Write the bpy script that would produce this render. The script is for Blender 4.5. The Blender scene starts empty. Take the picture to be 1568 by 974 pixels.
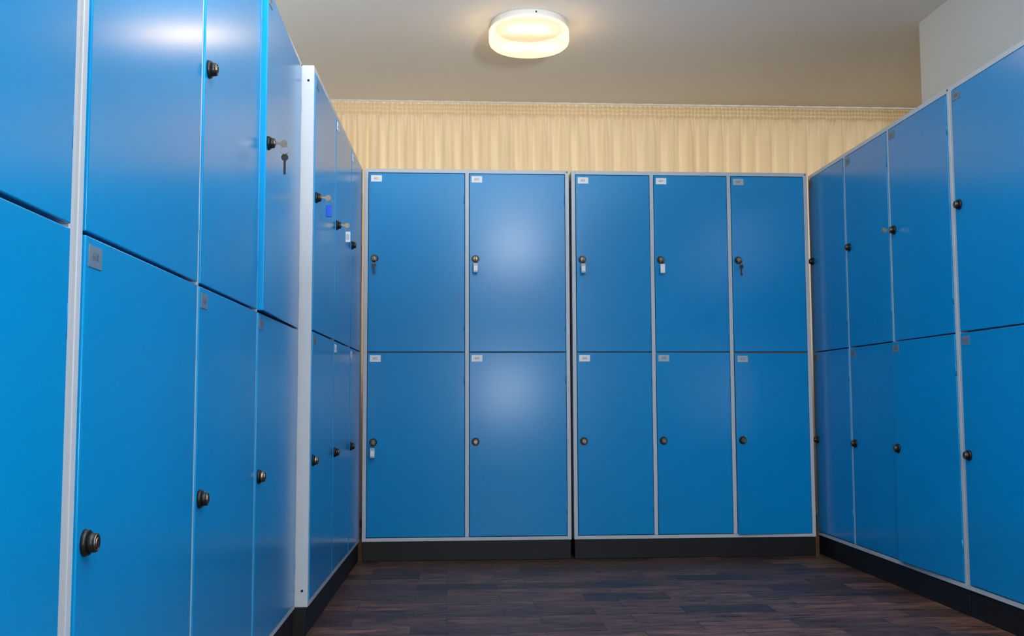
import bpy, bmesh, math, random
from mathutils import Matrix, Vector
random.seed(4)
S=bpy.context.scene
try:
    S.view_settings.view_transform='Standard'; S.view_settings.look='None'
except Exception: pass

# ---------------------------------------------------------------- materials
def mat(name, col, rough=.5, metal=0, spec=.5):
    m=bpy.data.materials.new(name); m.use_nodes=True
    b=m.node_tree.nodes['Principled BSDF']
    b.inputs['Base Color'].default_value=(*col,1); b.inputs['Roughness'].default_value=rough
    b.inputs['Metallic'].default_value=metal; b.inputs['Specular IOR Level'].default_value=spec
    return m
def N(m,t,**k):
    n=m.node_tree.nodes.new(t)
    for a,v in k.items(): setattr(n,a,v)
    return n
def L(m,a,b): m.node_tree.links.new(a,b)
def bsdf(m): return m.node_tree.nodes['Principled BSDF']
def bump(m,scale,strength,dist=.001,detail=2,coord='Object'):
    tc=N(m,'ShaderNodeTexCoord'); n=N(m,'ShaderNodeTexNoise'); n.inputs['Scale'].default_value=scale; n.inputs['Detail'].default_value=detail
    L(m,tc.outputs[coord],n.inputs['Vector'])
    b=N(m,'ShaderNodeBump'); b.inputs['Strength'].default_value=strength; b.inputs['Distance'].default_value=dist
    L(m,n.outputs['Fac'],b.inputs['Height']); L(m,b.outputs['Normal'],bsdf(m).inputs['Normal'])
    return n
def vary(m,n,c1,c2):
    r=N(m,'ShaderNodeValToRGB'); r.color_ramp.elements[0].color=(*c1,1); r.color_ramp.elements[1].color=(*c2,1)
    r.color_ramp.elements[0].position=.35; r.color_ramp.elements[1].position=.65
    L(m,n.outputs['Fac'],r.inputs['Fac']); L(m,r.outputs['Color'],bsdf(m).inputs['Base Color'])

BLUE=mat('blue_paint',(.003,.175,.46),.21,0,.33)
n=bump(BLUE,260,.05,.0003)
tc=N(BLUE,'ShaderNodeTexCoord'); n2=N(BLUE,'ShaderNodeTexNoise'); n2.inputs['Scale'].default_value=1.3; L(BLUE,tc.outputs['Object'],n2.inputs['Vector'])
vary(BLUE,n2,(.0,.245,.56),(.0,.265,.60))
FRAME=mat('frame_paint',(.52,.55,.59),.4); bump(FRAME,200,.08,.0005)
INSIDE=mat('locker_inside',(.35,.37,.4),.5); bump(INSIDE,100,.05)
PLINTH=mat('plinth_black',(.007,.007,.008),.5,0,.35); bump(PLINTH,150,.1)
STEEL=mat('lock_steel',(.26,.22,.17),.3,1); bump(STEEL,300,.05,.0003)
DARK=mat('lock_dark',(.015,.013,.012),.35,.3); bump(DARK,300,.05,.0003)
TAG=mat('label_white',(.86,.87,.88),.5); bump(TAG,100,.03)
TAGG=mat('label_grey',(.13,.2,.27),.45); bump(TAGG,100,.03)
KTAG=mat('key_tag_grey',(.42,.48,.52),.35); bump(KTAG,100,.03)
KTW=mat('key_tag_white',(.8,.8,.8),.35); bump(KTW,100,.03)
KTB=mat('key_tag_blue',(.005,.08,.6),.3); bump(KTB,100,.03)
INK=mat('label_ink',(.12,.12,.14),.6)
WALL=mat('wall_paint',(.80,.82,.80),.8); bump(WALL,90,.25,.001,4)
CEIL=mat('ceiling_paint',(.85,.845,.84),.85); bump(CEIL,70,.2,.001,4)
WHITE=mat('white_plastic',(.8,.78,.74),.35); bump(WHITE,60,.03)
DIMPLATE=mat('dimming_plate_grey',(.22,.2,.17),.5); bump(DIMPLATE,60,.03)  # dull grey for the added plate that tones down the lamp interior
WFRAME=mat('window_frame_paint',(.8,.8,.8),.4); bump(WFRAME,60,.05)

# floor: dark wood vinyl planks
FL=mat('dark_wood_vinyl',(.03,.02,.02),.45,0,.3)
tc=N(FL,'ShaderNodeTexCoord'); br=N(FL,'ShaderNodeTexBrick'); br.offset=.37; br.squash=1
br.inputs['Scale'].default_value=1; br.inputs['Brick Width'].default_value=.31; br.inputs['Row Height'].default_value=.125
br.inputs['Mortar Size'].default_value=.0012; br.inputs['Mortar Smooth'].default_value=.2; br.inputs['Bias'].default_value=0
br.inputs['Color1'].default_value=(.0,.0,.0,1); br.inputs['Color2'].default_value=(1,1,1,1); br.inputs['Mortar'].default_value=(.1,.1,.1,1)
L(FL,tc.outputs['Object'],br.inputs['Vector'])
mp=N(FL,'ShaderNodeMapping'); mp.inputs['Scale'].default_value=(3.5,24,1); L(FL,tc.outputs['Object'],mp.inputs['Vector'])
vm=N(FL,'ShaderNodeVectorMath',operation='MULTIPLY_ADD'); vm.inputs[1].default_value=(9,9,9); L(FL,br.outputs['Color'],vm.inputs[0]); L(FL,mp.outputs['Vector'],vm.inputs[2])
gn=N(FL,'ShaderNodeTexNoise'); gn.inputs['Scale'].default_value=2; gn.inputs['Detail'].default_value=8; gn.inputs['Roughness'].default_value=.7; gn.inputs['Distortion'].default_value=.8
L(FL,vm.outputs[0],gn.inputs['Vector'])
r1=N(FL,'ShaderNodeValToRGB'); e=r1.color_ramp.elements; e[0].position=.36; e[0].color=(.013,.007,.006,1); e[1].position=.68; e[1].color=(.20,.10,.068,1)
L(FL,gn.outputs['Fac'],r1.inputs['Fac'])
r2=N(FL,'ShaderNodeValToRGB'); e=r2.color_ramp.elements; e[0].color=(.45,.45,.48,1); e[1].color=(1.5,1.42,1.32,1)
L(FL,br.outputs['Color'],r2.inputs['Fac'])
mx=N(FL,'ShaderNodeMix',data_type='RGBA',blend_type='MULTIPLY'); mx.inputs['Factor'].default_value=1
L(FL,r1.outputs['Color'],mx.inputs['A']); L(FL,r2.outputs['Color'],mx.inputs['B'])
m2=N(FL,'ShaderNodeMix',data_type='RGBA'); L(FL,br.outputs['Fac'],m2.inputs['Factor']); L(FL,mx.outputs['Result'],m2.inputs['A']); m2.inputs['B'].default_value=(.012,.008,.006,1)
L(FL,m2.outputs['Result'],bsdf(FL).inputs['Base Color'])
bp=N(FL,'ShaderNodeBump'); bp.inputs['Strength'].default_value=.25; bp.inputs['Distance'].default_value=.001; L(FL,gn.outputs['Fac'],bp.inputs['Height']); L(FL,bp.outputs['Normal'],bsdf(FL).inputs['Normal'])

# curtain fabric
CU=bpy.data.materials.new('curtain_fabric'); CU.use_nodes=True; nt=CU.node_tree; nt.nodes.clear()
o=N(CU,'ShaderNodeOutputMaterial'); d=N(CU,'ShaderNodeBsdfDiffuse'); t=N(CU,'ShaderNodeBsdfTranslucent'); ms=N(CU,'ShaderNodeMixShader'); ms.inputs[0].default_value=.4
tc=N(CU,'ShaderNodeTexCoord'); mp=N(CU,'ShaderNodeMapping'); mp.inputs['Scale'].default_value=(60,60,400); n=N(CU,'ShaderNodeTexNoise'); n.inputs['Scale'].default_value=1.5
L(CU,tc.outputs['Object'],mp.inputs['Vector']); L(CU,mp.outputs['Vector'],n.inputs['Vector'])
r=N(CU,'ShaderNodeValToRGB'); r.color_ramp.elements[0].color=(.90,.73,.49,1); r.color_ramp.elements[1].color=(.96,.81,.56,1); L(CU,n.outputs['Fac'],r.inputs['Fac'])
L(CU,r.outputs['Color'],d.inputs['Color']); L(CU,r.outputs['Color'],t.inputs['Color'])
L(CU,d.outputs[0],ms.inputs[1]); L(CU,t.outputs[0],ms.inputs[2]); L(CU,ms.outputs[0],o.inputs['Surface'])

# opal glass: lets the bulbs shine through and glows softly
OP=bpy.data.materials.new('opal_glass'); OP.use_nodes=True
b=bsdf(OP); b.inputs['Base Color'].default_value=(.5,.46,.38,1); b.inputs['Roughness'].default_value=.2
tc=N(OP,'ShaderNodeTexCoord')
def spot(px):
    v=N(OP,'ShaderNodeVectorMath',operation='DISTANCE'); L(OP,tc.outputs['Object'],v.inputs[0]); v.inputs[1].default_value=(px,0,-.11)
    m=N(OP,'ShaderNodeMapRange'); m.interpolation_type='SMOOTHERSTEP'
    m.inputs['From Min'].default_value=.0; m.inputs['From Max'].default_value=.12; m.inputs['To Min'].default_value=1; m.inputs['To Max'].default_value=0
    L(OP,v.outputs['Value'],m.inputs['Value']); return m
a1,a2=spot(-.07),spot(.07); ad=N(OP,'ShaderNodeMath',operation='ADD'); L(OP,a1.outputs[0],ad.inputs[0]); L(OP,a2.outputs[0],ad.inputs[1])
mm=N(OP,'ShaderNodeMath',operation='MULTIPLY_ADD'); L(OP,ad.outputs[0],mm.inputs[0]); mm.inputs[1].default_value=.8; mm.inputs[2].default_value=.5
b.inputs['Emission Color'].default_value=(1,.84,.60,1); L(OP,mm.outputs[0],b.inputs['Emission Strength'])
tr=N(OP,'ShaderNodeBsdfTransparent'); tr.inputs[0].default_value=(1,.95,.85,1); ms=N(OP,'ShaderNodeMixShader'); ms.inputs[0].default_value=.14
L(OP,b.outputs[0],ms.inputs[1]); L(OP,tr.outputs[0],ms.inputs[2]); L(OP,ms.outputs[0],OP.node_tree.nodes['Material Output'].inputs['Surface'])

# ---------------------------------------------------------------- mesh builder
class MB:
    def __init__(s): s.bm=bmesh.new(); s.mats=[]
    def mi(s,m):
        if m not in s.mats: s.mats.append(m)
        return s.mats.index(m)
    def box(s,x0,x1,y0,y1,z0,z1,m,bev=0,seg=2):
        r=bmesh.ops.create_cube(s.bm,size=1,matrix=Matrix.Translation(((x0+x1)/2,(y0+y1)/2,(z0+z1)/2))@Matrix.Diagonal((abs(x1-x0),abs(y1-y0),abs(z1-z0),1)))
        vs=r['verts']; fs=set(f for v in vs for f in v.link_faces); i=s.mi(m)
        for f in fs: f.material_index=i
        if bev:
            es=list(set(e for v in vs for e in v.link_edges))
            rr=bmesh.ops.bevel(s.bm,geom=es,offset=bev,segments=seg,affect='EDGES',profile=.5)
            for f in rr['faces']: f.material_index=i; f.smooth=True
    def cyl(s,c,axis,r1,r2,h,m,seg=24,smooth=True):
        R={'x':Matrix.Rotation(math.pi/2,4,'Y'),'y':Matrix.Rotation(math.pi/2,4,'X'),'z':Matrix.Identity(4)}[axis]
        r=bmesh.ops.create_cone(s.bm,cap_ends=True,segments=seg,radius1=r1,radius2=r2,depth=h,matrix=Matrix.Translation(c)@R)
        i=s.mi(m)
        for f in set(f for v in r['verts'] for f in v.link_faces):
            f.material_index=i; f.smooth=smooth and len(f.verts)==4
    def lathe(s,prof,m,seg=64,c=(0,0,0)):
        rings=[]; i=s.mi(m)
        for rad,z in prof:
            if rad<1e-5: rings.append([s.bm.verts.new((c[0],c[1],c[2]+z))])
            else: rings.append([s.bm.verts.new((c[0]+rad*math.cos(2*math.pi*k/seg),c[1]+rad*math.sin(2*math.pi*k/seg),c[2]+z)) for k in range(seg)])
        for a,b in zip(rings,rings[1:]):
            for k in range(seg):
                k2=(k+1)%seg
                if len(a)==1 and len(b)==1: continue
                if len(a)==1: f=s.bm.faces.new((a[0],b[k2],b[k]))
                elif len(b)==1: f=s.bm.faces.new((a[k],a[k2],b[0]))
                else: f=s.bm.faces.new((a[k],a[k2],b[k2],b[k]))
                f.material_index=i; f.smooth=True
    def torus(s,c,R,r,m,plane='xz',seg=16,ms=6):
        i=s.mi(m); g=[]
        for k in range(seg):
            a=2*math.pi*k/seg; row=[]
            for j in range(ms):
                q=2*math.pi*j/ms; rad=R+r*math.cos(q); h=r*math.sin(q)
                p=(rad*math.cos(a),h,rad*math.sin(a)) if plane=='xz' else (h,rad*math.cos(a),rad*math.sin(a))
                row.append(s.bm.verts.new((c[0]+p[0],c[1]+p[1],c[2]+p[2])))
            g.append(row)
        for k in range(seg):
            for j in range(ms):
                f=s.bm.faces.new((g[k][j],g[(k+1)%seg][j],g[(k+1)%seg][(j+1)%ms],g[k][(j+1)%ms])); f.material_index=i; f.smooth=True
    def obj(s,name,parent=None,loc=(0,0,0),rotz=0):
        bmesh.ops.recalc_face_normals(s.bm,faces=s.bm.faces[:])
        me=bpy.data.meshes.new(name); s.bm.to_mesh(me); s.bm.free()
        for m in s.mats: me.materials.append(m)
        o=bpy.data.objects.new(name,me); S.collection.objects.link(o)
        o.location=loc; o.rotation_euler=(0,0,rotz)
        if parent: o.parent=parent
        return o
def empty(name,loc,rotz=0):
    o=bpy.data.objects.new(name,None); o.location=loc; o.rotation_euler=(0,0,rotz); o.empty_display_size=.1
    S.collection.objects.link(o); return o

# ---------------------------------------------------------------- lockers
H=1.8; P=.088; MID=.945; DEP=.42; T=.018
num=[600]
def locker(loc,rotdeg,widths,opt={},tags=TAG,edge=None):
    root=empty('locker_cabinet',loc,math.radians(rotdeg))
    W=sum(widths); xs=[0]
    for w in widths: xs.append(xs[-1]+w)
    c=MB()
    c.box(0,T,0,DEP,P,H,FRAME,.0015); c.box(W-T,W,0,DEP,P,H,FRAME,.0015)
    c.box(T,W-T,0,DEP,H-T,H,FRAME,.0015); c.box(T,W-T,0,DEP,P,P+T*.9,FRAME,.0015)
    c.box(T,W-T,DEP-.004,DEP,P+T,H-T,INSIDE)
    for x in xs[1:-1]: c.box(x-.009,x+.009,0,DEP-.005,P+.017,H-T+.001,FRAME,.001)
    for a,b_ in zip(xs,xs[1:]): c.box(a+.01,b_-.01,.024,DEP-.006,MID-.008,MID+.008,INSIDE)
    for z in (H-.05,P+.05):
        for y in (.018,DEP-.05):
            c.cyl((-.0005,y,z),'x',.004,.004,.002,DARK,10); c.cyl((W+.0005,y,z),'x',.004,.004,.002,DARK,10)
    c.cyl((W-.009,-.0005,H-.009),'y',.0035,.0035,.002,DARK,10)
    c.obj('carcass',root)
    p=MB(); p.box(0.002,W-.002,.006,DEP-.02,0,P,PLINTH,.002); p.obj('plinth',root)
    for i in range(len(widths)):
        l=xs[i]+(T if i==0 else .009)+.002; r=xs[i+1]-(T if i==len(widths)-1 else .009)-.002
        for row in (0,1):   # 0 upper, 1 lower
            z0,z1=(MID+.0025,H-T-.003) if row==0 else (P+T*.9+.003,MID-.0025)
            o=opt.get((i,row),{})
            w=r-l
            hinge=empty('door_%d_%s'%(i+1,'upper' if row==0 else 'lower'),(r,0,0),math.radians(o.get('ajar',random.uniform(-.12,.12)))); hinge.parent=root
            dz=o.get('drop',0)
            d=MB(); d.box(-w,0,-.003,.014,z0+dz,z1+dz,BLUE,.0022,3)
            for hz in (z0+.12,z1-.12): d.cyl((-.003,.0,hz),'z',.0035,.0035,.045,BLUE,10)
            d.obj('door_panel',hinge)
            lx=-w+o.get('lx',.028); lz=1.378 if row==0 else .535
            k=MB()
            k.cyl((lx,-.006,lz),'y',.0185,.0165,.007,DARK,28)
            k.cyl((lx,-.013,lz),'y',.0140,.0125,.012,DARK if not o.get('silver') else STEEL,28)
            k.torus((lx,-.019,lz),.0105,.0014,STEEL,'xz',24,8)
            k.cyl((lx,-.0195,lz),'y',.0072,.0072,.003,STEEL,24)
            k.box(lx-.001,lx+.001,-.0225,-.019,lz-.005,lz+.005,DARK)
            kt=o.get('key')
            if kt:
                k.box(lx-.001,lx+.001,-.036,-.019,lz-.003,lz+.003,STEEL)
                k.cyl((lx,-.042,lz-.001),'x',.0095,.0095,.0022,STEEL,20)
                if kt!='plain': k.torus((lx,-.045,lz-.017),.011,.0009,STEEL,'yz' if o.get('perp') else 'xz')
                if kt=='key':
                    if o.get('perp'):
                        k.cyl((lx+.002,-.045,lz-.036),'x',.009,.009,.0025,DARK,18)
                        k.box(lx+.001,lx+.003,-.048,-.042,lz-.080,lz-.043,DARK,.0005)
                    else:
                        k.cyl((lx+.002,-.043,lz-.036),'y',.010,.010,.0025,DARK,18)
                        k.box(lx-.001,lx+.005,-.044,-.042,lz-.078,lz-.043,DARK,.0005)
                        k.box(lx+.004,lx+.008,-.044,-.042,lz-.074,lz-.066,DARK)
                elif kt!='plain':
                    mt={'grey':KTAG,'white':KTW,'blue':KTB}[kt]
                    if o.get('perp'):
                        k.box(lx-.0025,lx+.0025,-.054,-.036,lz-.064,lz-.024,mt,.002)
                        k.box(lx-.0033,lx+.0033,-.051,-.039,lz-.056,lz-.034,KTAG if kt!='blue' else KTB)
                    else:
                        k.box(lx-.011,lx+.011,-.047,-.042,lz-.068,lz-.024,mt,.002)
                        k.box(lx-.008,lx+.008,-.0478,-.0466,lz-.060,lz-.036,TAG if kt!='blue' else KTB)
            k.obj('lock',hinge)
            tm=o.get('tag',tags)
            q=MB(); cx=-w+.035; cz=z1+dz-.026
            q.box(cx-.025,cx+.025,-.0042,-.0028,cz-.015,cz+.015,tm,.0004); q.obj('number_label',hinge)
            num[0]+=1
            f=bpy.data.curves.new('number','FONT'); f.body=str(num[0]); f.size=.015; f.align_x='CENTER'; f.align_y='CENTER'; f.materials.append(INK); f.extrude=.0001
            fo=bpy.data.objects.new('number_text',f); fo.location=(cx,-.0045,cz); fo.rotation_euler=(math.pi/2,0,0); S.collection.objects.link(fo); fo.parent=hinge
    return root

BY=4.715
locker((-.384,BY,0),0,[.475,.478],{(0,0):{'key':'key','ajar':-.08},(1,0):{'key':'grey','ajar':.05},(0,1):{'key':'grey','ajar':-.35},(1,1):{'ajar':.1}})
locker((.581,BY,0),0,[.380,.370,.380],{(0,0):{'key':'grey'},(1,0):{'key':'white'},(2,0):{'key':'key','tag':KTAG},(2,1):{'ajar':1.8,'tag':KTAG,'drop':-.004},(1,1):{'tag':KTAG}})
def leftx(y): return -.416+.0223*(y-3.8)
locker((leftx(3.25),3.25,0),90-1.278,[.531,.493,.454],{(1,0):{'key':'white','perp':1},(0,1):{'silver':1,'tag':TAGG},(0,0):{'key':'blue','tag':TAGG,'perp':1}})
def nx(y): return -.460+.00939*(y-3.8)
locker((nx(1.359),1.359,0),90-.538,[.619,.581,.675],{(2,0):{'key':'key','ajar':1.1,'perp':1},(2,1):{'silver':1}},tags=TAGG)
locker((nx(.107),.107,0),90-.538,[.62,.62],tags=TAGG)
def rx(y): return 1.736+.0062*(y-3.8)
locker((rx(4.784),4.784,0),-90-.356,[.458,.452,.505],{(2,1):{'ajar':1.6},(2,0):{'key':'plain'}},tags=TAGG)
locker((rx(3.366),3.366,0),-90-.356,[.53,.5,.5],tags=TAGG)
locker((rx(1.83),1.83,0),-90-.356,[.45,.45,.45],tags=TAGG)

# ---------------------------------------------------------------- room
CH=2.56; XL=-.93; XR=2.305; YR=4.744; YB=6.36; X2=3.5; YF=-3.0
def slab(name,*a):
    m=MB(); m.box(*a); return m.obj(name)
slab('floor',XL-.1,X2+.1,YF-.1,YB+.1,-.1,0,FL)
slab('ceiling',XL-.1,X2+.1,YF-.1,YB+.1,CH,CH+.1,CEIL)
slab('wall_left',XL-.1,XL,YF-.1,YB+.1,0,CH,WALL)
slab('wall_right',XR,XR+.1,YF-.1,YR,0,CH,WALL)
slab('wall_right_return',XR+.1,X2+.1,YR-.1,YR,0,CH,WALL)
slab('wall_right_recess',X2,X2+.1,YR,YB+.1,0,CH,WALL)
def holewall(name,y0,y1,xa,xb,hx0,hx1,hz0,hz1):
    m=MB(); m.box(xa,hx0,y0,y1,0,CH,WALL); m.box(hx1,xb,y0,y1,0,CH,WALL); m.box(hx0,hx1,y0,y1,0,hz0,WALL); m.box(hx0,hx1,y0,y1,hz1,CH,WALL); m.obj(name)
holewall('wall_back',YB,YB+.1,XL,X2,-.85,3.4,.85,2.50)
holewall('wall_front',YF-.1,YF,XL,XR+.1,-.3,1.7,.8,2.2)
def window(name,y0,y1,x0,x1,z0,z1,nm=1):
    m=MB(); t=.05
    m.box(x0,x0+t,y0,y1,z0,z1,WFRAME,.004); m.box(x1-t,x1,y0,y1,z0,z1,WFRAME,.004); m.box(x0+t,x1-t,y0,y1,z0,z0+t,WFRAME,.004); m.box(x0+t,x1-t,y0,y1,z1-t,z1,WFRAME,.004)
    for i in range(nm):
        c=x0+(x1-x0)*(i+1)/(nm+1); m.box(c-.02,c+.02,y0,y1,z0+t,z1-t,WFRAME,.004)
    m.obj(name)
window('window_1',YB+.02,YB+.08,-.85,3.4,.85,2.50,3)
window('window_2',YF-.08,YF-.02,-.3,1.7,.8,2.2)

# curtain with gathered header tape
def curtain(x0,x1,y,z0,z1):
    root=empty('pleated_curtain',((x0+x1)/2,y,0))
    bm=bmesh.new(); n=int((x1-x0)/.004)
    zs=[z1-.006*i for i in range(13)]+[z1-.085,z1-.10,z1-.13,z1-.17,z1-.22,z1-.3,z1-.38,z1-.5,z1-.8,z1-1.4,z0]
    ph=[]; p=q=s=0; per=.09; pq=.02
    for i in range(n+1):
        per=min(.15,max(.06,per+random.uniform(-.005,.005))); pq=min(.03,max(.014,pq+random.uniform(-.001,.001)))
        p+=2*math.pi*.004/per; q+=2*math.pi*.004/pq; s+=2*math.pi*.004/.038*random.uniform(.8,1.2); ph.append((p,q,s))
    rows=[]
    for z in zs:
        t=(z1-z)
        row=[]
        for i,(p,q,s) in enumerate(ph):
            x=x0+(x1-x0)*i/n-(x0+x1)/2
            if t<.073:
                dy=.004*math.sin(p)+.007*math.sin(q+t*18*math.sin(p*.31))-.010*abs(math.sin(t/.024*math.pi)); dz=.004*math.sin(q*.5+1)*(1 if t<.01 else 0)-.003
            else:
                k=min(1,(t-.073)/.15); dz=-.003
                dy=(.006+.022*k)*math.sin(p+.8*math.sin(t*3+i*.006))+.006*(1-k)*math.sin(q)+(.004)*math.sin(s+t*2)+.010*k*math.sin(p*.41+1+t)
            row.append(bm.verts.new((x,dy,z+dz)))
        rows.append(row)
    for a,b in zip(rows,rows[1:]):
        for i in range(n): bm.faces.new((a[i],b[i],b[i+1],a[i+1])).smooth=True
    me=bpy.data.meshes.new('fabric'); bm.to_mesh(me); bm.free(); me.materials.append(CU)
    o=bpy.data.objects.new('fabric',me); S.collection.objects.link(o); o.parent=root
    r=MB(); r.box(x0-(x0+x1)/2,x1-(x0+x1)/2,.025,.05,CH-.02,CH,WHITE,.002); r.obj('rail',root)
curtain(XL+.03,X2-.03,6.18,.04,CH-.008)

# ceiling lamps
def lamp(x,y,e):
    root=empty('ceiling_lamp',(x,y,CH)); s=1.0636
    sc=lambda pr:[(a*s,b*s) for a,b in pr]
    m=MB(); m.lathe(sc([(0,0),(.170,0),(.174,-.004),(.174,-.028),(.171,-.033),(0,-.033)]),WHITE,72); m.obj('base_drum',root)
    m=MB(); m.lathe([(0,-.0355),(.165,-.0355),(.165,-.038),(0,-.038)],DIMPLATE,48); m.obj('added_dimming_plate',root)  # plate added under the drum to dim the glow seen through the glass
    g=MB(); g.lathe(sc([(.165,-.033),(.180,-.036),(.1835,-.044),(.1835,-.088),(.180,-.101),(.170,-.110),(.150,-.115),(.08,-.117),(0,-.1175)]),OP,72); g.obj('opal_diffuser',root)
    k=MB(); k.cyl((.02,-.1865,-.016),'y',.004,.004,.004,DARK,12); k.obj('fixing_screw',root)
    for dx in (-.066,.066):
        l=bpy.data.lights.new('bulb','POINT'); l.energy=e; l.color=(1,.74,.42); l.shadow_soft_size=.03
        o=bpy.data.objects.new('bulb',l); o.location=(dx,0,-.085); o.parent=root; S.collection.objects.link(o)
lamp(.395,4.844,11); lamp(.70,-.95,20)

# ---------------------------------------------------------------- light
def area(name,loc,target,sx,sy,e,col,spread=180):
    l=bpy.data.lights.new(name,'AREA'); l.shape='RECTANGLE'; l.size=sx; l.size_y=sy; l.energy=e; l.color=col; l.spread=math.radians(spread)
    o=bpy.data.objects.new(name,l); o.location=loc; o.rotation_euler=(Vector(target)-Vector(loc)).to_track_quat('-Z','Y').to_euler(); S.collection.objects.link(o)
area('window_daylight',(.7,YF-.15,1.5),(.7,1,2.0),2.0,1.4,12,(.86,.95,1))
area('photographers_flash',(.60,-.45,.82),(.2,4.7,1.1),.3,.3,16,(.93,.98,1))
area('added_highlight_light',(.66,-.45,2.22),(.0,4.2,1.4),.3,.3,21,(.93,.98,1))  # extra light added for the upper highlight on the back doors
area('bounce_flash',(1.0,-.2,1.25),(.3,1.25,CH),.3,.3,84,(.92,.97,1),84)
area('curtain_daylight',(1.28,YB+.35,1.68),(1.28,4,1.68),4.3,1.7,28,(1,.94,.87))
w=bpy.data.worlds.new('sky'); S.world=w; w.use_nodes=True; w.node_tree.nodes['Background'].inputs[0].default_value=(.75,.87,1,1); w.node_tree.nodes['Background'].inputs[1].default_value=.4

# ---------------------------------------------------------------- camera
f=1566.5; ya,pi_,ro=[math.radians(a) for a in (3.632,4.643,-.207)]
F=Vector((math.sin(ya)*math.cos(pi_),math.cos(ya)*math.cos(pi_),math.sin(pi_))); R=Vector((math.cos(ya),-math.sin(ya),0)); U=R.cross(F)
R2=R*math.cos(ro)+U*math.sin(ro); U2=U*math.cos(ro)-R*math.sin(ro)
cd=bpy.data.cameras.new('camera'); cd.sensor_width=36; cd.lens=f/1568*36; cd.clip_start=.02
co=bpy.data.objects.new('camera',cd); M=Matrix((R2,U2,-F)).transposed().to_4x4(); M.translation=(0,0,.720); co.matrix_world=M
S.collection.objects.link(co); S.camera=co
